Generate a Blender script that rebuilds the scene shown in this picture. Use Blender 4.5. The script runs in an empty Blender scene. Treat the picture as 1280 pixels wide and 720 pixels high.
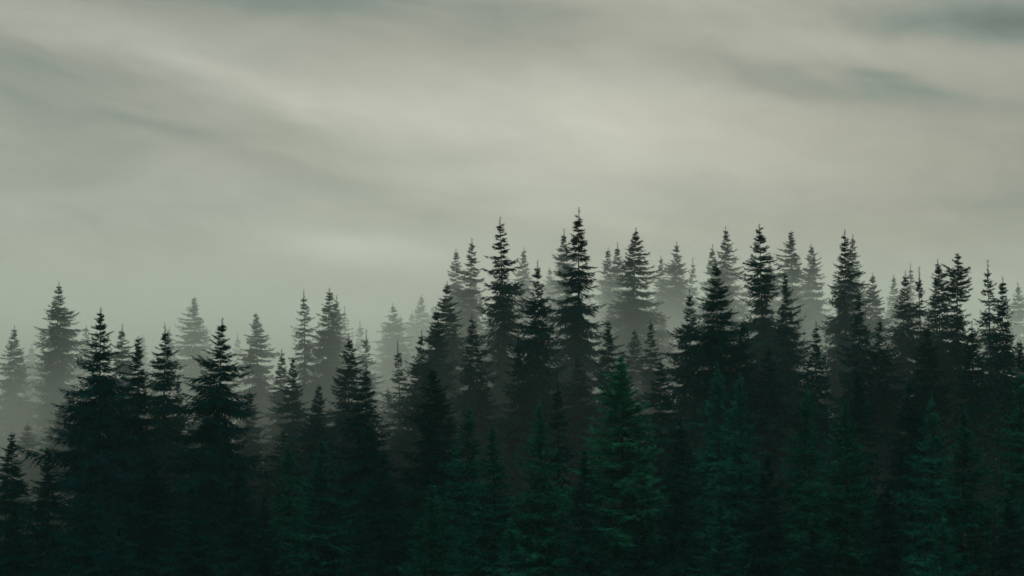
import bpy, math, random
import numpy as np
from mathutils import Vector, Euler

# ------------------------------------------------------------------ camera
sc = bpy.context.scene
COL = sc.collection
R = math.radians
CAM = Vector((0.0, 0.0, 34.0))
PITCH = R(2.0)
HFOV = R(24.0)
F_PX = 640.0 / math.tan(HFOV / 2)          # focal length in photo pixels (1280 wide)

cam_data = bpy.data.cameras.new("camera")
cam_data.sensor_width = 36.0
cam_data.lens = 18.0 / math.tan(HFOV / 2)
cam_data.clip_start = 0.1
cam_data.clip_end = 20000.0
cam = bpy.data.objects.new("camera", cam_data)
COL.objects.link(cam)
cam.location = CAM
cam.rotation_euler = (math.pi / 2 + PITCH, 0, 0)
sc.camera = cam

# ------------------------------------------------------------------ render settings
sc.render.engine = 'CYCLES'
cy = sc.cycles
cy.use_denoising = True
try:
    cy.denoiser = 'OPENIMAGEDENOISE'
    cy.denoising_input_passes = 'RGB_ALBEDO_NORMAL'
    cy.denoising_prefilter = 'ACCURATE'
except Exception:
    pass
cy.max_bounces = 4
cy.diffuse_bounces = 1
cy.glossy_bounces = 1
cy.transmission_bounces = 2
cy.volume_bounces = 1
cy.use_adaptive_sampling = False
cy.caustics_reflective = False
cy.caustics_refractive = False
sc.view_settings.view_transform = 'Standard'
sc.view_settings.look = 'None'
sc.view_settings.gamma = 1.0
sc.view_settings.use_curve_mapping = False
sc.view_settings.exposure = 0.0

# ------------------------------------------------------------------ node helper
class Nodes:
    def __init__(self, tree):
        self.t = tree
        tree.nodes.clear()
    def n(self, kind, **kw):
        nd = self.t.nodes.new(kind)
        for k, v in kw.items():
            setattr(nd, k, v)
        return nd
    def link(self, a, b):
        self.t.links.new(a, b)
    def put(self, sock, v):
        if hasattr(v, 'is_output'):
            self.t.links.new(v, sock)
        else:
            sock.default_value = v
    def math(self, op, a, b=None, c=None, clamp=False):
        m = self.n('ShaderNodeMath', operation=op)
        m.use_clamp = clamp
        self.put(m.inputs[0], a)
        if b is not None: self.put(m.inputs[1], b)
        if c is not None: self.put(m.inputs[2], c)
        return m.outputs[0]
    def smooth(self, v, lo, hi):
        m = self.n('ShaderNodeMapRange', interpolation_type='SMOOTHSTEP')
        self.put(m.inputs['Value'], v)
        m.inputs['From Min'].default_value = lo
        m.inputs['From Max'].default_value = hi
        return m.outputs['Result']
    def mix(self, f, a, b):
        m = self.n('ShaderNodeMix', data_type='RGBA')
        self.put(m.inputs[0], f)
        self.put(m.inputs[6], a)
        self.put(m.inputs[7], b)
        return m.outputs[2]
    def noise(self, vec, scale, detail=3.0, rough=0.5, dist=0.0):
        t = self.n('ShaderNodeTexNoise')
        if vec is not None: self.link(vec, t.inputs['Vector'])
        t.inputs['Scale'].default_value = scale
        t.inputs['Detail'].default_value = detail
        t.inputs['Roughness'].default_value = rough
        t.inputs['Distortion'].default_value = dist
        return t.outputs['Fac']

# ------------------------------------------------------------------ sky: an overcast deck over a clear-air sky
SUN_EL, SUN_AZ = R(24.0), R(3.0)            # azimuth measured from +Y (the way the camera looks) towards +X
world = bpy.data.worlds.new("World")
sc.world = world
world.use_nodes = True
W = Nodes(world.node_tree)
coord = W.n('ShaderNodeTexCoord').outputs['Generated']
sky = W.n('ShaderNodeTexSky', sky_type='NISHITA')
sky.sun_disc = False
sky.sun_elevation = SUN_EL
sky.sun_rotation = SUN_AZ
sky.air_density = 1.0
sky.dust_density = 2.0
bg_sky = W.n('ShaderNodeBackground')
W.link(sky.outputs[0], bg_sky.inputs[0])
bg_sky.inputs[1].default_value = 0.06

# cloud streaks: noise on the direction, drawn out sideways and tilted a little
tilt = W.n('ShaderNodeVectorRotate', rotation_type='Y_AXIS')
W.link(coord, tilt.inputs['Vector'])
tilt.inputs['Angle'].default_value = R(-9.0)
m1 = W.n('ShaderNodeMapping'); m1.inputs['Scale'].default_value = (3.2, 3.2, 13.0)
m1.inputs['Location'].default_value = (4.3, 0.0, 1.7)
W.link(tilt.outputs[0], m1.inputs[0])
big = W.noise(m1.outputs[0], 1.0, 4.0, 0.5, 0.5)
m2 = W.n('ShaderNodeMapping'); m2.inputs['Scale'].default_value = (9.0, 9.0, 34.0)
W.link(tilt.outputs[0], m2.inputs[0])
small = W.noise(m2.outputs[0], 1.0, 3.0, 0.5, 0.8)
# a slow warp so that the large cloud masses have torn edges
sep = W.n('ShaderNodeSeparateXYZ'); W.link(coord, sep.inputs[0])
dx, dy, dz = sep.outputs
wz = W.math('ADD', dz, W.math('MULTIPLY', W.math('SUBTRACT', big, 0.5), 0.055))
wx = W.math('ADD', dx, W.math('MULTIPLY', W.math('SUBTRACT', small, 0.5), 0.10))
front = W.smooth(dy, 0.2, 0.8)

def direction(px, py):
    a, b = (px - 640) / F_PX, (360 - py) / F_PX
    v = Vector((a, math.cos(PITCH) - b * math.sin(PITCH), math.sin(PITCH) + b * math.cos(PITCH)))
    return v.normalized()

def cloud_mass(px, py, sx, sz, slope):
    """A soft elongated cloud bank about a direction; sx, sz in photo pixels."""
    d = direction(px, py)
    ax = W.math('SUBTRACT', wx, d.x)
    az = W.math('SUBTRACT', wz, d.z)
    az = W.math('ADD', az, W.math('MULTIPLY', ax, slope))
    ax = W.math('MULTIPLY', ax, F_PX / sx)
    az = W.math('MULTIPLY', az, F_PX / sz)
    r2 = W.math('ADD', W.math('MULTIPLY', ax, ax), W.math('MULTIPLY', az, az))
    return W.math('MULTIPLY', W.math('EXPONENT', W.math('MULTIPLY', r2, -1.0)), front)

lum = W.math('ADD', 0.318, W.math('MULTIPLY', W.math('SUBTRACT', big, 0.5), 0.10))
lum = W.math('ADD', lum, W.math('MULTIPLY', W.math('SUBTRACT', small, 0.5), 0.17))
m3 = W.n('ShaderNodeMapping'); m3.inputs['Scale'].default_value = (26.0, 26.0, 62.0)
W.link(tilt.outputs[0], m3.inputs[0])
lum = W.math('ADD', lum, W.math('MULTIPLY', W.math('SUBTRACT', W.noise(m3.outputs[0], 1.0, 4.0, 0.62, 0.6), 0.5), 0.13))
MASSES = [  # px, py, half-width, half-height, slope, amount
    (730, 185, 330, 75, 0.06, 0.180),      # the bright break before the sun
    (560, 130, 240, 40, 0.10, 0.055),
    (445, 320, 140, 34, 0.02, 0.200),      # small bright gap low down
    (210, 285, 260, 40, 0.00, 0.030),
    (200, 75, 300, 24, 0.24, 0.085),       # pale streak running down
    (1060, 62, 170, 20, 0.12, 0.050),
    (1030, 112, 150, 24, 0.17, -0.105),    # dark streak
    (1265, 22, 160, 30, 0.06, -0.200),     # darkest cloud in the corner
    (290, 0, 300, 30, 0.08, -0.130),
    (70, 120, 200, 50, 0.30, -0.065),
    (400, 195, 150, 40, 0.14, -0.040),
    (620, 70, 170, 26, 0.05, -0.050),
    (1230, 250, 170, 130, 0.0, -0.040),
]
for (px, py, sx, sz, sl, amt) in MASSES:
    lum = W.math('ADD', lum, W.math('MULTIPLY', cloud_mass(px, py, sx, sz, sl), amt))
lum = W.math('MAXIMUM', lum, 0.05)
# an overcast deck is about three times as bright overhead as at the horizon
lum = W.math('MULTIPLY', lum, W.math('ADD', 1.0, W.math('MULTIPLY', W.math('MAXIMUM', W.math('SUBTRACT', dz, 0.17), 0.0), 2.0)))
warm = W.math('MULTIPLY', W.math('ADD', cloud_mass(1230, 250, 330, 130, 0.0), W.math('MULTIPLY', cloud_mass(820, 195, 220, 60, 0.0), 0.30)), 1.0, clamp=True)
cool = W.smooth(lum, 0.30, 0.14)
tint = W.mix(warm, (1.005, 1.0, 0.875, 1), (1.06, 0.985, 0.84, 1))
tint = W.mix(cool, tint, (0.80, 1.04, 0.99, 1))
vm = W.n('ShaderNodeVectorMath', operation='SCALE')
W.link(tint, vm.inputs[0]); W.link(lum, vm.inputs['Scale'])
bg_cloud = W.n('ShaderNodeBackground')
W.link(vm.outputs[0], bg_cloud.inputs[0])
cover = W.n('ShaderNodeMixShader'); cover.inputs[0].default_value = 0.95
W.link(bg_sky.outputs[0], cover.inputs[1]); W.link(bg_cloud.outputs[0], cover.inputs[2])
try:
    world.cycles.sampling_method = 'MANUAL'
    world.cycles.sample_map_resolution = 128
except Exception:
    pass
out = W.n('ShaderNodeOutputWorld')
W.link(cover.outputs[0], out.inputs[0])

# ------------------------------------------------------------------ sun, veiled by the cloud
sun_data = bpy.data.lights.new("sun", 'SUN')
sun_data.energy = 0.65
sun_data.angle = R(25)
sun_data.color = (1.0, 0.96, 0.87)
sun = bpy.data.objects.new("sun", sun_data)
COL.objects.link(sun)
sd = Vector((math.sin(SUN_AZ) * math.cos(SUN_EL), math.cos(SUN_AZ) * math.cos(SUN_EL), math.sin(SUN_EL)))
sun.rotation_euler = (-sd).to_track_quat('-Z', 'Y').to_euler()
sun.location = (0, 0, 120)

# ------------------------------------------------------------------ materials
def material(name):
    m = bpy.data.materials.new(name)
    m.use_nodes = True
    return m, Nodes(m.node_tree)

def needle_material(name, dark, light, tipcol):
    m, N = material(name)
    info = N.n('ShaderNodeObjectInfo').outputs['Random']
    at = N.n('ShaderNodeAttribute', attribute_name='tip').outputs['Fac']
    tc = N.n('ShaderNodeTexCoord').outputs['Object']
    patch = N.noise(tc, 0.9, 2.0, 0.6)
    c = N.mix(N.smooth(patch, 0.35, 0.65), dark, light)
    c = N.mix(at, c, tipcol)
    hv = N.n('ShaderNodeHueSaturation')
    N.link(c, hv.inputs['Color'])
    N.link(N.math('ADD', 0.485, N.math('MULTIPLY', info, 0.04)), hv.inputs['Hue'])
    N.link(N.math('ADD', 0.75, N.math('MULTIPLY', N.math('FRACT', N.math('MULTIPLY', info, 7.31)), 0.5)), hv.inputs['Value'])
    b = N.n('ShaderNodeBsdfPrincipled')
    N.link(hv.outputs[0], b.inputs['Base Color'])
    b.inputs['Roughness'].default_value = 0.6
    b.inputs['Specular IOR Level'].default_value = 0.0
    o = N.n('ShaderNodeOutputMaterial')
    N.link(b.outputs[0], o.inputs['Surface'])
    return m

MAT_NEEDLE = needle_material("spruce_needles", (0.001, 0.026, 0.028, 1), (0.002, 0.042, 0.040, 1), (0.006, 0.10, 0.08, 1))
MAT_YOUNG = needle_material("young_spruce_needles", (0.002, 0.050, 0.042, 1), (0.005, 0.105, 0.077, 1), (0.035, 0.33, 0.19, 1))
MAT_EMERALD = needle_material("emerald_spruce_needles", (0.004, 0.10, 0.062, 1), (0.014, 0.20, 0.115, 1), (0.08, 0.50, 0.22, 1))

MAT_BARK, N = material("spruce_bark")
tc = N.n('ShaderNodeTexCoord').outputs['Object']
mp = N.n('ShaderNodeMapping'); mp.inputs['Scale'].default_value = (6, 6, 1.5); N.link(tc, mp.inputs[0])
c = N.mix(N.noise(mp.outputs[0], 3.0, 5.0, 0.65), (0.012, 0.018, 0.016, 1), (0.035, 0.045, 0.04, 1))
b = N.n('ShaderNodeBsdfPrincipled'); N.link(c, b.inputs['Base Color']); b.inputs['Roughness'].default_value = 0.9; b.inputs['Specular IOR Level'].default_value = 0.0
N.link(b.outputs[0], N.n('ShaderNodeOutputMaterial').inputs['Surface'])

MAT_LEAF, N = material("yellowing_leaves")
at = N.n('ShaderNodeAttribute', attribute_name='tip').outputs['Fac']
c = N.mix(at, (0.008, 0.05, 0.03, 1), (0.09, 0.08, 0.02, 1))
b = N.n('ShaderNodeBsdfPrincipled'); N.link(c, b.inputs['Base Color']); b.inputs['Roughness'].default_value = 0.8; b.inputs['Specular IOR Level'].default_value = 0.0
N.link(b.outputs[0], N.n('ShaderNodeOutputMaterial').inputs['Surface'])

MAT_GROUND, N = material("forest_floor")
tc = N.n('ShaderNodeTexCoord').outputs['Object']
c = N.mix(N.noise(tc, 0.35, 6.0, 0.6), (0.012, 0.03, 0.018, 1), (0.03, 0.035, 0.022, 1))
c = N.mix(N.smooth(N.noise(tc, 2.7, 4.0, 0.6), 0.45, 0.7), c, (0.03, 0.06, 0.022, 1))
b = N.n('ShaderNodeBsdfPrincipled'); N.link(c, b.inputs['Base Color']); b.inputs['Roughness'].default_value = 0.95
bp = N.n('ShaderNodeBump'); bp.inputs['Strength'].default_value = 0.6
N.link(N.noise(tc, 4.0, 5.0, 0.6), bp.inputs['Height']); N.link(bp.outputs[0], b.inputs['Normal'])
N.link(b.outputs[0], N.n('ShaderNodeOutputMaterial').inputs['Surface'])

# ------------------------------------------------------------------ terrain: near side, raised unseen behind the camera to block sky light; a dip; the wooded rise beyond
def ground_z(x, y):
    ys = [-1200, -600, -260, -170, -70, -12, 0, 25, 60, 85, 110, 140, 200, 250, 300, 420, 700, 1100, 1500]
    zs = [150, 146, 132, 108, 62, 33.5, 32.2, 22, 13, 11.6, 13, 16, 21, 24, 24.5, 16, 2, -6, -10]
    z = np.interp(y, ys, zs)
    w = 0.7 * np.sin(x * 0.045 + 1.1) * np.cos(y * 0.037) + 0.4 * np.sin(x * 0.11 + y * 0.07)
    fade = np.clip((np.abs(y) - 15) / 40, 0, 1)
    return z + w * fade + np.clip(x, -60, 60) * 0.03 * np.clip((y - 60) / 100, 0, 1)

def build_ground():
    ax = np.concatenate([-np.geomspace(1500, 90, 12), np.linspace(-80, 80, 65), np.geomspace(90, 1500, 12)])
    ay = np.concatenate([-np.geomspace(1200, 25, 14), np.linspace(-20, 330, 120), np.geomspace(345, 1500, 12)])
    X, Y = np.meshgrid(ax, ay)
    Z = ground_z(X, Y)
    v = np.stack([X, Y, Z], -1).reshape(-1, 3)
    nx, ny = len(ax), len(ay)
    i = np.arange((ny - 1) * (nx - 1))
    a = (i // (nx - 1)) * nx + i % (nx - 1)
    f = np.stack([a, a + 1, a + nx + 1, a + nx], 1)
    me = bpy.data.meshes.new("ground")
    me.from_pydata(v.tolist(), [], f.tolist())
    me.shade_smooth()
    me.materials.append(MAT_GROUND)
    o = bpy.data.objects.new("ground", me)
    COL.objects.link(o)
    o["kind"] = "structure"
    o["label"] = "dark forest floor of the wooded hillside"
    return o
build_ground()

# ------------------------------------------------------------------ spruce meshes
def tri_mesh(name, tris, mat, tip=None, smooth=False):
    """tris: (n,3,3) array -> mesh with unshared corners."""
    n = len(tris)
    me = bpy.data.meshes.new(name)
    me.vertices.add(n * 3)
    me.vertices.foreach_set('co', np.ascontiguousarray(tris, dtype=np.float32).ravel())
    me.loops.add(n * 3)
    me.loops.foreach_set('vertex_index', np.arange(n * 3, dtype=np.int32))
    me.polygons.add(n)
    me.polygons.foreach_set('loop_start', np.arange(0, n * 3, 3, dtype=np.int32))
    if tip is not None:
        a = me.attributes.new('tip', 'FLOAT', 'POINT')
        a.data.foreach_set('value', np.repeat(tip, 3).astype(np.float32))
    me.update(calc_edges=True)
    me.materials.append(mat)
    return me

def tube(points, radii, sides):
    """A closed tapering tube as triangles."""
    pts = np.asarray(points, float); out = []
    rings = []
    for k in range(len(pts)):
        d = pts[min(k + 1, len(pts) - 1)] - pts[max(k - 1, 0)]
        d /= np.linalg.norm(d) + 1e-9
        ref = np.array([0, 0, 1.0]) if abs(d[2]) < 0.9 else np.array([1.0, 0, 0])
        u = np.cross(d, ref); u /= np.linalg.norm(u); w = np.cross(d, u)
        a = np.linspace(0, 2 * np.pi, sides, endpoint=False)[:, None]
        rings.append(pts[k] + radii[k] * (np.cos(a) * u + np.sin(a) * w))
    for k in range(len(rings) - 1):
        A, B = rings[k], rings[k + 1]
        A2, B2 = np.roll(A, -1, 0), np.roll(B, -1, 0)
        out.append(np.stack([A, A2, B2], 1)); out.append(np.stack([A, B2, B], 1))
    return np.concatenate(out)

def unit(v):
    return v / (np.linalg.norm(v, axis=-1, keepdims=True) + 1e-9)

def twig_tris(P, D, L, Wd, rng, spikes):
    """Needle-covered twigs: two crossed blades and a fringe of short side shoots. P, D (n,3); L, Wd (n,)."""
    n = len(P)
    up = np.tile(np.array([0, 0, 1.0]), (n, 1)) + rng.normal(0, 0.25, (n, 3))
    S = unit(np.cross(D, up)); U = np.cross(S, D)
    L1, W1 = L[:, None], Wd[:, None]
    tip = P + D * L1
    mid = P + D * L1 * 0.45
    out = [np.stack([P, mid + S * W1, tip], 1), np.stack([P, tip, mid - S * W1], 1),
           np.stack([P, mid + U * W1 * 0.8, tip], 1), np.stack([P, tip, mid - U * W1 * 0.8], 1)]
    val = [np.zeros(n), np.zeros(n), np.zeros(n), np.zeros(n)]
    for k in range(spikes):
        t = (0.12 + 0.8 * (k + rng.random(n)) / spikes)[:, None]
        side = np.where((k % 2) == 0, 1.0, -1.0)
        b = P + D * L1 * t
        ang = rng.normal(0, 0.45, n)[:, None]
        dirn = unit(D * 0.75 + side * S * np.cos(ang) * 0.75 + U * np.sin(ang) * 0.6 + np.array([0, 0, -0.12]))
        ln = (0.10 + 0.38 * L1 * (1 - t * 0.75)) * rng.uniform(0.7, 1.25, (n, 1))
        wv = D * (W1 * 0.62)
        out.append(np.stack([b - wv, b + wv, b + dirn * ln], 1))
        val.append(rng.random(n) ** 2.5)
    return np.concatenate(out), np.concatenate(val)

H0 = 24.0     # every spruce mesh is 24 m tall before scaling

def make_spruce(seed, wmax, hs, density=1.0, droop=1.0, ragged=0.25, spike=0.6, gaps=0.08, shape=None, twig=1.0, upsweep=0.0, mat=None):
    rng = np.random.default_rng(seed)
    wood, crown, tips = [], [], []
    # trunk with its leader, slightly crooked
    zz = np.array([0, 0.25, 1.5, 4, 8, 12, 16, 19, 21.5, 23, H0])
    cx = np.cumsum(rng.normal(0, 0.035, len(zz))); cyy = np.cumsum(rng.normal(0, 0.035, len(zz)))
    cx -= np.interp(zz, [0, H0], [cx[0], cx[-1]]); cyy -= np.interp(zz, [0, H0], [cyy[0], cyy[-1]])
    rad = np.interp(zz, [0, 0.25, 1.5, H0 - 1.2, H0], [0.33, 0.26, 0.21, 0.016, 0.005])
    wood.append(tube(np.stack([cx, cyy, zz], 1), rad, 9))
    lop_a, lop = rng.uniform(0, 6.28), rng.uniform(0.08, 0.26)
    wave_len = rng.uniform(1.4, 2.9)
    # branches, whorl by whorl from the leader down
    h = spike * rng.uniform(0.75, 1.1)
    z_low = H0 * rng.uniform(0.04, 0.09)
    P, D, L, Wd = [], [], [], []
    # the leader itself carries short needles
    for hh in np.arange(0.06, h + 0.3, 0.085):
        for q in range(2):
            a = rng.uniform(0, 6.28)
            P.append(np.array([[0, 0, H0 - hh]])); D.append(unit(np.array([[math.cos(a) * 0.55, math.sin(a) * 0.55, 1.0]])))
            L.append(np.array([0.06 + 0.07 * hh])); Wd.append(np.array([0.009 + 0.010 * hh]))
    wave = rng.uniform(0, 6.28)
    while H0 - h > z_low:
        z = H0 - h
        base = wmax * (1 - math.exp(-(max(h - spike * 0.45, 0.05) / hs) ** 1.1))
        if shape: base *= shape(h)
        low = (z - z_low) / (H0 * 0.22)
        if low < 1: base *= 0.55 + 0.45 * max(low, 0) ** 0.6
        shelf = 1.0 + ragged * 0.55 * math.sin(wave + h * wave_len + 1.3 * math.sin(h * 0.7 + wave)) * rng.uniform(0.3, 1) + rng.normal(0, ragged * 0.28)
        nb = int(round(rng.uniform(5, 7.5) * (0.75 if h < 2 else 1) * min(1.25, density)))
        a0 = rng.uniform(0, 6.28)
        extra = (3 if density < 0.9 else 4) if h > 1.2 else 2
        for k in range(nb + extra):
            if rng.random() < gaps and h > 1.5 and k < nb: continue
            az = a0 + k * 2 * math.pi / nb + rng.normal(0, 0.22)
            ln = base * shelf * rng.uniform(1 - ragged, 1 + ragged * 0.7) * (1 + lop * math.sin(az + lop_a))
            if rng.random() < 0.04: ln *= 1.25
            zb = z + rng.normal(0, 0.09)
            if k >= nb:                                 # short branches between the whorls close the core
                az = rng.uniform(0, 6.283)
                ln = base * rng.uniform(0.4, 0.92)
                zb = z - rng.uniform(0.08, 0.3)
            ln = max(ln, 0.10 + 0.03 * min(h, 2))
            el = np.interp(h, [0, 1, 2.5, 5, 9, 16, 24], [0.65, 0.38, 0.08, -0.12, -0.26, -0.38, -0.45])
            el = el * (1.0 if el > 0 else droop) + upsweep + rng.normal(0, 0.1)
            ns = 7
            t = np.linspace(0, 1, ns)
            sag = np.interp(h, [0, 3, 8, 20], [-0.05, 0.05, 0.16, 0.2]) * droop - upsweep * 0.2
            rr = ln * t * math.cos(el)
            zr = zb + ln * t * math.sin(el) - ln * sag * np.sin(t * math.pi * 0.8) + ln * 0.07 * np.clip(t - 0.6, 0, 1) ** 1.5 * 2
            bend = rng.normal(0, 0.12)
            ca, sa = np.cos(az + bend * t), np.sin(az + bend * t)
            x0, y0 = np.interp(zb, zz, cx), np.interp(zb, zz, cyy)
            bp_ = np.stack([x0 + rr * ca, y0 + rr * sa, zr], 1)
            r0 = 0.008 + 0.009 * ln
            wood.append(tube(bp_[[0, 2, 4, 6]], [r0, r0 * 0.75, r0 * 0.45, 0.004], 3))
            # side twigs along the branch
            coarse = float(np.interp(h, [8.5, 12], [1.0, 2.3]))      # low boughs stand in one another's shade
            spacing = 0.135 / (density * (1.0 if ln > 0.9 else 1.25)) * twig * coarse
            m = max(4, int(ln / spacing))
            tt = np.linspace(0.06, 0.985, m) + rng.uniform(-0.4, 0.4, m) / m
            tt = np.clip(tt, 0.05, 0.99)
            bx = np.stack([np.interp(tt, t, bp_[:, j]) for j in range(3)], 1)
            tan = np.stack([np.interp(tt, t, np.gradient(bp_[:, j], t)) for j in range(3)], 1)
            tan = unit(tan)
            for side in (1, -1):
                S = unit(np.cross(tan, np.array([0, 0, 1.0]))) * side
                fan = rng.uniform(0.5, 1.15, (m, 1))
                hang = np.interp(h, [0, 1.5, 4, 8], [-0.2, 0.12, 0.65, 1.05]) * droop * rng.uniform(0.2, 1.25, (m, 1)) - upsweep * 0.5
                d = unit(tan * 0.75 + S * fan - np.array([0, 0, 1.0]) * hang)
                l = (0.09 + 0.40 * ln ** 0.75 * (1 - tt ** 2.2)) * rng.uniform(0.6, 1.3, m) * twig
                l = np.minimum(l, 0.95)
                P.append(bx); D.append(d); L.append(l); Wd.append((0.013 + 0.058 * l * rng.uniform(0.7, 1.2, m)) * coarse ** 0.6)
            # the branch end and needles on top of the branch
            P.append(bx); D.append(unit(tan + rng.normal(0, 0.22, (m, 3)) + np.array([0, 0, 0.12])))
            L.append((0.08 + 0.1 * min(ln, 1.2)) * rng.uniform(0.8, 1.6, m)); Wd.append(np.full(m, 0.018 + 0.010 * min(ln, 1.5)) * coarse ** 0.6)
        h += rng.uniform(0.22, 0.54) * (0.8 if h < 2.5 else 1.0) / (0.6 + 0.4 * density)
    P, D, L, Wd = (np.concatenate(a) for a in (P, D, L, Wd))
    T, v = twig_tris(P, D, L, Wd, rng, 6)
    trunk_me = tri_mesh("trunk", np.concatenate(wood), MAT_BARK)
    crown_me = tri_mesh("crown", T, mat or MAT_NEEDLE, v)
    return trunk_me, crown_me

def bump(c, w, a):
    return lambda h: 1 + a * math.exp(-((h - c) / w) ** 2)

KINDS = {
    'cone':   [dict(seed=11, wmax=3.3, hs=6.0, ragged=0.26), dict(seed=12, wmax=3.2, hs=6.4, ragged=0.32, gaps=0.12), dict(seed=13, wmax=3.4, hs=6.8, ragged=0.36, gaps=0.10, spike=0.45)],
    'broad':  [dict(seed=21, wmax=3.8, hs=5.8, ragged=0.30, droop=1.15, gaps=0.14), dict(seed=22, wmax=3.7, hs=6.2, ragged=0.36, droop=1.2, gaps=0.10)],
    'slim':   [dict(seed=31, wmax=2.6, hs=6.6, ragged=0.28), dict(seed=32, wmax=2.7, hs=7.0, ragged=0.38, gaps=0.14), dict(seed=33, wmax=2.5, hs=6.0, ragged=0.42, gaps=0.12, spike=0.8), dict(seed=34, wmax=2.9, hs=7.4, ragged=0.34, droop=1.2, spike=0.5)],
    'dense':  [dict(seed=41, wmax=2.8, hs=5.0, ragged=0.18, density=1.1, gaps=0.03), dict(seed=42, wmax=3.0, hs=5.6, ragged=0.24, density=1.05, gaps=0.05)],
    'sparse': [dict(seed=51, wmax=2.9, hs=6.8, ragged=0.42, density=0.78, gaps=0.22, spike=1.0), dict(seed=52, wmax=2.6, hs=6.2, ragged=0.4, density=0.75, gaps=0.22, spike=1.15)],
    'young':  [dict(seed=62, wmax=2.8, hs=5.6, ragged=0.28, droop=0.6, upsweep=0.14, density=1.0, mat=MAT_YOUNG), dict(seed=63, wmax=2.9, hs=6.0, ragged=0.32, droop=0.7, upsweep=0.10, density=1.0, mat=MAT_YOUNG)],
    'emerald': [dict(seed=61, wmax=3.1, hs=5.4, ragged=0.24, droop=0.55, upsweep=0.16, density=1.15, mat=MAT_EMERALD)],
    'neck':   [dict(seed=71, wmax=3.3, hs=5.2, ragged=0.3, shape=lambda h: (1 - 0.62 * math.exp(-((h - 4.4) / 0.8) ** 2)) * (0.85 if h < 4.4 else 1.0))],
    'club':   [dict(seed=81, wmax=3.0, hs=5.6, ragged=0.3, spike=0.35, shape=lambda h: (1 + 0.9 * math.exp(-((h - 1.3) / 0.6) ** 2)) * (1 - 0.75 * math.exp(-((h - 3.0) / 0.55) ** 2)))],
}
MESHES = {k: [make_spruce(**d) for d in v] for k, v in KINDS.items()}

# ------------------------------------------------------------------ placing the trees
def at(px, py, depth):
    v = direction(px, py)
    return CAM + v * (depth / v.y)

rnd = random.Random(5)
COUNT = {}
def spruce(px, py, depth, kind, wide, label, group=None):
    """A spruce whose tip shows at photo pixel (px, py) and which roots in the hillside at that depth."""
    top = at(px, py, depth)
    gz = float(ground_z(top.x, top.y)) - 0.12
    s = (top.z - gz) / H0
    i = COUNT.get(kind, 0); COUNT[kind] = i + 1
    tr, cr = MESHES[kind][i % len(MESHES[kind])]
    e = bpy.data.objects.new("spruce_tree", None)
    e.empty_display_size = 0.5
    COL.objects.link(e)
    # a slight lean about the root, the tip staying where it shows
    rot = Euler((rnd.gauss(0, 0.012), rnd.gauss(0, 0.012), rnd.uniform(0, 6.283)))
    off = rot.to_matrix() @ Vector((0, 0, top.z - gz))
    e.location = (top.x - off.x, top.y - off.y, gz)
    e.rotation_euler = rot
    e.scale = (wide, wide, s)
    e["label"] = label; e["category"] = "tree"
    if group: e["group"] = group
    for nm, me in (("trunk", tr), ("crown", cr)):
        o = bpy.data.objects.new(nm, me)
        COL.objects.link(o)
        o.parent = e
    return e

G_FRONT = "green young spruces at the forest edge"
G_DARK = "dark spruces along the front of the stand"
G_MID = "half-veiled spruces in the middle of the stand"
G_PALE = "pale spruces deep in the mist"

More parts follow.
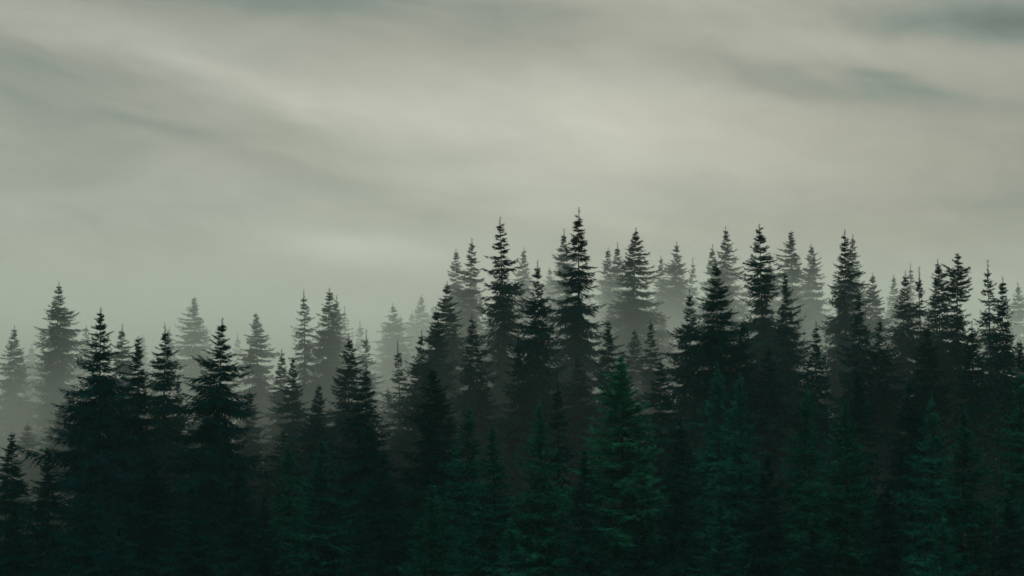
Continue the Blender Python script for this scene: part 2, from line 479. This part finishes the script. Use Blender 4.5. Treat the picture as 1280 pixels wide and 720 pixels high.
TREES = [
    # tip px, py, depth, kind, width factor, label, group
    # --- tall dark spruces whose tops stand against the sky
    (724, 259, 140, 'slim', 1.12, "tallest dark spruce of the stand, ragged shelves under a needle-thin leader", G_DARK),
    (625, 271, 143, 'slim', 1.16, "tall dark spruce with drooping shelves, second to the tallest of the stand", G_DARK),
    (672, 326, 130, 'cone', 0.82, "small black spruce standing between the two tallest dark spruces", G_DARK),
    (949, 280, 140, 'neck', 1.12, "dark spruce with a slim spire pinched above a broad bushy body", G_DARK),
    (1056, 287, 142, 'cone', 0.95, "dark spruce with layered drooping shelves and a paler spruce peeking out behind", G_DARK),
    (895, 326, 128, 'dense', 1.05, "dense dark spruce in front of a pale twin-topped spruce", G_DARK),
    (126, 384, 117, 'broad', 0.92, "near-black ragged spruce with open gaps near its top, dark side shelves", G_DARK),
    (278, 398, 118, 'broad', 1.0, "near-black broad spruce with long drooping lower shelves, standing alone", G_DARK),
    (173, 420, 120, 'cone', 0.84, "slim black spruce close beside the ragged near-black spruce", G_DARK),
    (206, 404, 128, 'slim', 1.0, "dark narrow spruce between the slim black one and the lone broad one", G_DARK),
    (1198, 317, 136, 'club', 0.95, "dark spruce with a club-shaped knot of foliage at its tip", G_DARK),
    (1172, 324, 139, 'dense', 0.92, "bushy-topped dark spruce next to the club-tipped spruce", G_DARK),
    (1149, 333, 137, 'sparse', 0.84, "dark spruce with a long bare leader next to the bushy-topped one", G_DARK),
    (1132, 338, 139, 'cone', 0.78, "dark spruce with small rounded tufts before a thin pale top", G_DARK),
    (1235, 325, 134, 'sparse', 1.0, "open-branched dark spruce with a long spike, sky showing through its arms", G_DARK),
    (1253, 346, 130, 'slim', 0.9, "dark spruce with curled arms crowding the open-branched one", G_DARK),
    (1074, 362, 132, 'cone', 0.78, "short dark spruce at the shoulder of the layered drooping spruce", G_DARK),
    (981, 340, 135, 'cone', 0.74, "dark spiky spruce tucked against the bushy body of the pinched spruce", G_DARK),
    # --- dark, lower
    (559, 352, 146, 'dense', 0.98, "dark dense spruce on the shoulder below the tall drooping spruce", G_DARK),
    (527, 413, 132, 'cone', 0.72, "dark spruce with stepped tiers before the faintest misty tops", G_DARK),
    (497, 426, 136, 'sparse', 0.74, "small dark spruce with a lone long leader in a bright mist gap", G_DARK),
    (436, 418, 130, 'dense', 0.9, "dark club-headed spruce before the double-topped misty spruce", G_DARK),
    (458, 456, 117, 'cone', 0.98, "dark green pointed spruce in front of the lacy misty tops", G_DARK),
    (366, 447, 133, 'cone', 0.72, "short dark spruce at the foot of the tall mottled misty spruce", G_DARK),
    (352, 436, 146, 'slim', 0.8, "slender dusky spruce just behind a short dark one", G_DARK),
    (862, 362, 131, 'cone', 0.82, "dark green spruce leaning on the dense dark spruce", G_DARK),
    (813, 398, 142, 'slim', 0.82, "dusky thin spruce in front of the smoky mist gap", G_DARK),
    (1020, 402, 126, 'cone', 0.78, "dark green short spruce below two pale tops", G_DARK),
    (545, 385, 138, 'dense', 0.8, "dusky spruce filling the slope under the shoulder spruce", G_DARK),
    (15, 540, 116, 'cone', 0.82, "low black spruce in front of a grey mist gap", G_DARK),
    (222, 470, 133, 'slim', 0.74, "small dusky spruce between the narrow and the lone broad spruce", G_DARK),
    (395, 500, 128, 'cone', 0.82, "dark low spruce under the double-topped misty spruce", G_DARK),
    (312, 486, 137, 'slim', 0.8, "dusky spruce sheltering behind the lone broad near-black one", G_DARK),
    (590, 392, 134, 'cone', 0.86, "dark spruce at the skirt of the tall drooping spruce", G_DARK),
    (648, 420, 128, 'slim', 0.88, "shaded spruce filling between the tall drooping spruce and the small black one", G_DARK),
    (760, 400, 131, 'cone', 0.86, "shaded spruce under the arms of the tallest spruce", G_DARK),
    (930, 395, 128, 'dense', 0.86, "shaded spruce at the skirt of the pinched spruce", G_DARK),
    (1100, 395, 130, 'cone', 0.86, "shaded spruce below the row of tufted tops", G_DARK),
    (1160, 405, 127, 'dense', 0.86, "shaded dense spruce at the skirt of the bushy-topped one", G_DARK),
    (1215, 402, 126, 'cone', 0.9, "shaded spruce at the skirt of the club-tipped one", G_DARK),
    (1275, 425, 124, 'cone', 0.9, "shaded spruce at the end of the stand below a faint top", G_DARK),
    # --- half veiled
    (795, 284, 166, 'dense', 1.12, "smoke-grey dense column-like spruce rising beside the mist gap", G_MID),
    (590, 298, 172, 'slim', 1.05, "grey-green slim spruce beside the tall drooping spruce", G_MID),
    (74, 352, 170, 'cone', 1.0, "grey-green tall spruce with tiers, highest over the misty hollow", G_MID),
    (18, 407, 172, 'cone', 0.9, "grey tidy cone-shaped spruce at the edge of the misty hollow", G_MID),
    (153, 405, 158, 'slim', 0.95, "grey-green spruce showing between two near-black ones", G_MID),
    (380, 362, 166, 'sparse', 1.05, "mottled grey spruce with loose airy branches", G_MID),
    (412, 360, 163, 'slim', 1.1, "grey-green front spruce of a double top", G_MID),
    (421, 369, 170, 'slim', 0.9, "grey spruce close behind, second of the double top", G_MID),
    (458, 412, 156, 'sparse', 0.88, "lacy grey-green spruce with dotted tufts", G_MID),
    (320, 391, 172, 'cone', 0.98, "grey-green tapering spruce behind the lone broad near-black one", G_MID),
    (85, 486, 150, 'cone', 0.9, "dusky teal spruce at the rim of the misty hollow", G_MID),
    (1091, 341, 163, 'dense', 0.8, "grey-green spruce with a blunt top beside the layered drooping spruce", G_MID),
    (1066, 293, 178, 'slim', 0.95, "grey spruce peeking out behind the layered drooping one", G_MID),
    (705, 286, 200, 'slim', 1.0, "pale spruce peeking out behind the tallest dark spruce", G_PALE),
    (570, 311, 200, 'slim', 1.0, "pale slim spruce behind the grey-green slim one", G_PALE),
    # --- pale, deep in the mist
    (907, 283, 190, 'cone', 1.0, "pale grey tall half of a twin-topped spruce pair", G_PALE),
    (891, 305, 199, 'slim', 0.95, "pale shorter half of a twin-topped spruce pair", G_PALE),
    (989, 288, 192, 'cone', 1.08, "pale broad spruce with feathery arms behind the pinched one", G_PALE),
    (1014, 304, 197, 'dense', 0.9, "pale columnar spruce beside the broad feathery pale one", G_PALE),
    (846, 302, 205, 'cone', 0.95, "pale pointed spruce in the brightest part of the mist", G_PALE),
    (866, 322, 215, 'sparse', 0.9, "faint wispy spruce beside the pale pointed one", G_PALE),
    (826, 319, 213, 'slim', 0.9, "faint spruce between the smoke-grey column and the pale pointed one", G_PALE),
    (772, 303, 203, 'slim', 1.0, "pale spruce close beside the smoke-grey column-like one", G_PALE),
    (760, 309, 214, 'slim', 0.95, "faint spruce between the tallest dark spruce and a pale one", G_PALE),
    (655, 309, 214, 'cone', 0.9, "faint spruce with a thin spike behind the small black one", G_PALE),
    (687, 334, 222, 'dense', 0.9, "faintest round-topped spruce between small black and tallest spruces", G_PALE),
    (243, 371, 188, 'cone', 1.08, "pale tall spruce with feathery tiers before the misty hollow", G_PALE),
    (258, 407, 208, 'slim', 0.95, "faint spruce at the shoulder of the pale feathery-tiered one", G_PALE),
    (108, 406, 187, 'slim', 1.0, "pale thin spruce behind the ragged near-black one", G_PALE),
    (40, 430, 204, 'slim', 0.95, "faint spruce in the misty hollow below the tiered grey-green one", G_PALE),
    (178, 418, 197, 'slim', 0.95, "pale spruce showing behind the slim black one", G_PALE),
    (212, 408, 193, 'slim', 0.95, "pale spruce showing behind the dark narrow one", G_PALE),
    (297, 416, 206, 'sparse', 0.9, "faint bare spike of a spruce behind the lone broad near-black one", G_PALE),
    (431, 383, 192, 'sparse', 0.9, "pale thin spruce with a bare spike behind the double top", G_PALE),
    (450, 400, 190, 'sparse', 0.95, "pale lacy spruce behind the dark club-headed one", G_PALE),
    (491, 379, 193, 'cone', 1.0, "pale cone-shaped spruce over a bright mist gap", G_PALE),
    (501, 393, 207, 'slim', 0.85, "faint narrow spruce against the pale cone-shaped one", G_PALE),
    (527, 368, 213, 'cone', 0.95, "faint spruce with neat tiers over the brightest mist gap", G_PALE),
    (515, 388, 222, 'slim', 0.9, "faintest spruce beside the faint neat-tiered one", G_PALE),
    (541, 381, 226, 'slim', 0.85, "faintest thin spruce against the shoulder spruce", G_PALE),
    (963, 324, 222, 'slim', 0.85, "faint thin spike between the pinched and the broad feathery spruces", G_PALE),
    (1117, 343, 200, 'slim', 0.85, "pale thin spruce beyond the blunt-topped one", G_PALE),
    (1138, 329, 205, 'sparse', 0.85, "pale thin top behind the small tufted dark spruce", G_PALE),
    (1272, 352, 196, 'slim', 0.95, "pale spruce beyond the dark curled-arm one", G_PALE),
    (32, 490, 178, 'slim', 0.9, "grey spruce standing low in the misty hollow", G_MID),
    # --- young green spruces at the edge
    (775, 438, 108, 'emerald', 0.98, "bright emerald young spruce, bushiest at the forest edge", G_FRONT),
    (674, 500, 104, 'young', 0.78, "grey-green young spruce with a visible pale stem", G_FRONT),
    (697, 470, 112, 'sparse', 0.78, "dim spruce with a pale bare leader among young green ones", G_FRONT),
    (896, 452, 113, 'young', 0.86, "deep green young spruce below the dense dark one", G_FRONT),
    (925, 466, 108, 'young', 0.74, "mossy green young spruce beside another below the dense dark one", G_FRONT),
    (1010, 480, 106, 'young', 0.82, "teal-green young spruce with sunless feathery sides", G_FRONT),
    (1057, 500, 102, 'young', 0.84, "teal young spruce next to the feathery teal-green one", G_FRONT),
    (1072, 462, 114, 'cone', 0.86, "dark teal spruce rising just over the teal young ones", G_FRONT),
    (587, 500, 107, 'young', 0.86, "lit green young spruce with pale-tipped shoots beneath the drooping spruce", G_FRONT),
    (540, 455, 115, 'dense', 0.96, "black-green dense spruce beside the lit young one", G_FRONT),
    (404, 545, 102, 'young', 0.9, "silvery green young spruce with feathery shoots in deep shade", G_FRONT),
    (360, 550, 108, 'young', 0.82, "dim green young spruce beside the silvery one", G_FRONT),
    (615, 530, 103, 'young', 0.78, "blue-green young spruce beside the pale-stemmed one", G_FRONT),
    (1137, 470, 112, 'cone', 0.86, "blackish spruce over the shaded hollow of the forest edge", G_FRONT),
    (1165, 492, 106, 'young', 0.82, "murky green young spruce beside the yellow-leaved sapling", G_FRONT),
    (1205, 510, 101, 'young', 0.88, "murky spruce with broad low arms before the yellow-leaved sapling", G_FRONT),
    (1276, 458, 110, 'young', 0.88, "murky green spruce ending the forest edge past the sapling", G_FRONT),
    (850, 520, 104, 'cone', 0.82, "shaded spruce at the skirt of the bright emerald one", G_FRONT),
    (730, 560, 100, 'cone', 0.76, "low shaded spruce between the pale-stemmed and the emerald ones", G_FRONT),
    (480, 560, 104, 'cone', 0.86, "shaded spruce under the dark green pointed one", G_FRONT),
    (960, 560, 99, 'cone', 0.82, "low shaded spruce before the mossy and teal young ones", G_FRONT),
    (540, 600, 97, 'young', 0.8, "dim low spruce before the lit green young one", G_FRONT),
]
for (px, py, dep, kind, wide, lab, grp) in TREES:
    spruce(px, py, dep, kind, wide, lab, grp)

# lesser trees, told apart by the marked trees they stand under or between
MARKS = [(18, "tidy grey cone"), (74, "tiered grey-green spruce"), (126, "ragged near-black spruce"), (206, "dark narrow spruce"),
         (278, "lone broad spruce"), (380, "mottled grey spruce"), (436, "club-headed spruce"), (491, "pale cone-shaped spruce"),
         (559, "shoulder spruce"), (625, "tall drooping spruce"), (724, "tallest spruce"), (795, "smoke-grey column"),
         (895, "dense dark spruce"), (949, "pinched spruce"), (1056, "layered drooping spruce"), (1172, "bushy-topped spruce"),
         (1235, "open-branched spruce")]
def between(px):
    for (a, na), (b, nb) in zip(MARKS, MARKS[1:]):
        if a <= px < b: return "between the %s and the %s" % (na, nb)
    return "past the %s" % (MARKS[0][1] if px < 100 else MARKS[-1][1])
def below(px):
    return "below the " + min(MARKS, key=lambda m: abs(m[0] - px))[1]

for (px, py, dep, kind, wide) in [(60, 560, 108, 'cone', 0.9), (110, 590, 100, 'broad', 0.8), (190, 560, 107, 'cone', 0.9), (240, 600, 101, 'broad', 0.8),
                                  (300, 570, 108, 'cone', 0.9), (330, 620, 98, 'cone', 0.8), (20, 630, 98, 'broad', 0.8), (150, 650, 96, 'cone', 0.8)]:
    spruce(px, py, dep, kind, wide, "%s shaded spruce at the unlit forest edge %s" % ("broad" if kind == 'broad' else "black pointed", below(px)), "black spruces at the foot of the forest edge")
for (px, py, dep, kind, wide) in [(450, 640, 96, 'cone', 0.8), (640, 640, 95, 'young', 0.8), (800, 640, 95, 'cone', 0.8), (900, 620, 97, 'young', 0.75),
                                  (1020, 640, 95, 'cone', 0.8), (1110, 600, 97, 'cone', 0.85), (1180, 640, 94, 'young', 0.8), (1260, 620, 96, 'cone', 0.85)]:
    spruce(px, py, dep, kind, wide, "low %s spruce merging into the dark lower wood %s" % ("green" if kind == 'young' else "green-black", below(px)), "low green-black spruces of the lower edge")
# dusky trees that close the stand behind its front row
for k in range(26):
    px = -20 + 1320 * (k + rnd.uniform(0.2, 0.8)) / 26
    skyline = np.interp(px, [0, 60, 130, 330, 480, 560, 620, 720, 800, 960, 1060, 1200, 1300],
                        [560, 540, 470, 478, 480, 440, 420, 430, 440, 420, 420, 420, 430])
    kind = rnd.choice(['cone', 'slim', 'cone', 'broad'])
    spruce(px, skyline + rnd.uniform(0, 60), rnd.uniform(122, 142), kind, rnd.uniform(0.85, 1.0),
           "%s dark spruce in the shade %s" % ({'cone': 'pointed', 'slim': 'thin', 'broad': 'broad'}[kind], between(px)), "dark spruces closing the stand")
# crowns that fill the mist between the tops one can tell apart
LOOK = ["dusky spruce", "grey misted spruce", "pale misted spruce", "faintest misted spruce"]
for row, (dep, n) in enumerate([(152, 15), (178, 20), (212, 22), (245, 22)]):
    for k in range(n):
        px = -40 + 1360 * (k + rnd.uniform(0.15, 0.85)) / n
        skyline = np.interp(px, [0, 80, 200, 330, 480, 560, 620, 720, 800, 960, 1060, 1200, 1300],
                            [475, 470, 465, 455, 440, 400, 370, 360, 365, 360, 375, 395, 405])
        py = skyline + rnd.uniform(-6, 30) + (36 if row == 0 else 0)
        kind = rnd.choice(['cone', 'slim', 'cone', 'dense'])
        spruce(px, py, dep + rnd.uniform(-7, 7), kind, rnd.uniform(0.85, 1.05),
               "low %s%s %s" % ({'cone': '', 'slim': 'thin ', 'dense': 'bushy '}[kind], LOOK[row], between(px)), "grey spruces lost between the tops")


# ------------------------------------------------------------------ air: thin even haze all round
def volume_box(name, lo, hi, mat):
    x0, y0, z0 = lo; x1, y1, z1 = hi
    v = [(x0, y0, z0), (x1, y0, z0), (x1, y1, z0), (x0, y1, z0), (x0, y0, z1), (x1, y0, z1), (x1, y1, z1), (x0, y1, z1)]
    f = [(0, 3, 2, 1), (4, 5, 6, 7), (0, 1, 5, 4), (1, 2, 6, 5), (2, 3, 7, 6), (3, 0, 4, 7)]
    me = bpy.data.meshes.new(name)
    me.from_pydata(v, [], f)
    me.materials.append(mat)
    o = bpy.data.objects.new(name, me)
    COL.objects.link(o)
    o["kind"] = "stuff"
    return o

# a young broadleaf sapling at the edge, its leaves turning yellow
def sapling(px, py, depth, label):
    rng = np.random.default_rng(91)
    top = at(px, py, depth)
    gz = float(ground_z(top.x, top.y)) - 0.1
    H = top.z - gz
    wood, P, N_ = [], [], []
    zz = np.linspace(0, H, 9)
    stem = np.stack([0.25 * np.sin(zz * 0.35), 0.2 * np.sin(zz * 0.27 + 1) - 0.2 * math.sin(1), zz], 1)
    wood.append(tube(stem, np.linspace(0.16, 0.01, 9), 7))
    for k in range(64):
        t = rng.uniform(0.22, 0.98)
        p0 = np.array([np.interp(t * H, zz, stem[:, j]) for j in range(3)])
        a = rng.uniform(0, 6.28); ln = (0.5 + 2.2 * (1 - t) ** 0.7) * rng.uniform(0.7, 1.1)
        d = np.array([math.cos(a), math.sin(a), rng.uniform(0.5, 1.1)]); d /= np.linalg.norm(d)
        q = np.linspace(0, 1, 4)[:, None]
        pts = p0 + d * ln * q + np.array([0, 0, -0.3]) * ln * q ** 2
        wood.append(tube(pts, [0.03, 0.02, 0.012, 0.004], 4))
        n = int(26 * ln)
        tt = rng.uniform(0.2, 1.0, n)
        P.append(np.stack([np.interp(tt, q[:, 0], pts[:, j]) for j in range(3)], 1) + rng.normal(0, 0.16, (n, 3)))
    P = np.concatenate(P); n = len(P)
    d = unit(rng.normal(0, 1, (n, 3)) + np.array([0, 0, -0.8])); s_ = unit(np.cross(d, rng.normal(0, 1, (n, 3))))
    L = rng.uniform(0.09, 0.15, (n, 1))
    A, B, C, D_ = P, P + d * L * 0.5 + s_ * L * 0.38, P + d * L, P + d * L * 0.5 - s_ * L * 0.38
    tris = np.concatenate([np.stack([A, B, C], 1), np.stack([A, C, D_], 1)])
    y = (rng.random(n) < 0.15) * rng.uniform(0.4, 1.0, n)
    e = bpy.data.objects.new("broadleaf_sapling", None); COL.objects.link(e)
    e.location = (top.x, top.y, gz)
    e["label"] = label; e["category"] = "tree"
    for nm, me in (("trunk", tri_mesh("trunk", np.concatenate(wood), MAT_BARK)), ("crown", tri_mesh("crown", tris, MAT_LEAF, np.concatenate([y, y])))):
        o = bpy.data.objects.new(nm, me); COL.objects.link(o); o.parent = e
sapling(1244, 498, 97, "broadleaf sapling with yellowing leaves among the murky green spruces")

MAT_HAZE, N = material("haze_air")
pv = N.n('ShaderNodeVolumePrincipled')
pv.inputs['Color'].default_value = (0.48, 0.97, 0.97, 1)
pv.inputs['Density'].default_value = 0.00016
pv.inputs['Anisotropy'].default_value = 0.3
N.link(pv.outputs[0], N.n('ShaderNodeOutputMaterial').inputs['Volume'])
o = volume_box("haze", (-1600, -1300, -14), (1600, 1600, 155), MAT_HAZE)
o["label"] = "thin pale damp air over the whole valley"

# mist lying among the trees behind the front of the stand
MAT_MIST, N = material("forest_mist")
pos = N.n('ShaderNodeNewGeometry').outputs['Position']
sp = N.n('ShaderNodeSeparateXYZ'); N.link(pos, sp.inputs[0])
x_, y_, z_ = sp.outputs
mp = N.n('ShaderNodeMapping'); mp.inputs['Scale'].default_value = (0.055, 0.03, 0.085); N.link(pos, mp.inputs[0])
nz = N.noise(mp.outputs[0], 1.0, 1.0, 0.5)
patch = N.math('ADD', 0.18, N.math('MULTIPLY', N.smooth(nz, 0.33, 0.68), 1.7))
# it has drifted farther forward under the taller trees than into the hollow
fwd = N.math('ADD', y_, N.math('MULTIPLY', N.smooth(x_, -14.0, 6.0), 11.0))
deep = N.smooth(fwd, 112.0, 212.0)
# thins out upwards; the mist surface climbs with the hillside
hrel = N.math('SUBTRACT', z_, N.math('MULTIPLY', N.math('SUBTRACT', y_, 130.0), 0.07))
high = N.math('SUBTRACT', 1.0, N.smooth(hrel, 25.0, 46.0))
high = N.math('MULTIPLY', high, high)
den = N.math('MULTIPLY', N.math('MULTIPLY', patch, deep), N.math('MULTIPLY', high, 0.042))
pv = N.n('ShaderNodeVolumePrincipled')
pv.inputs['Color'].default_value = (0.87, 0.97, 0.895, 1)
pv.inputs['Anisotropy'].default_value = 0.5
N.link(den, pv.inputs['Density'])
N.link(pv.outputs[0], N.n('ShaderNodeOutputMaterial').inputs['Volume'])
try:
    MAT_MIST.cycles.volume_step_rate = 0.45
except Exception:
    pass
o = volume_box("mist", (-110, 104, 8), (110, 290, 52), MAT_MIST)
o["label"] = "low bank of grey mist drifting between the spruces"
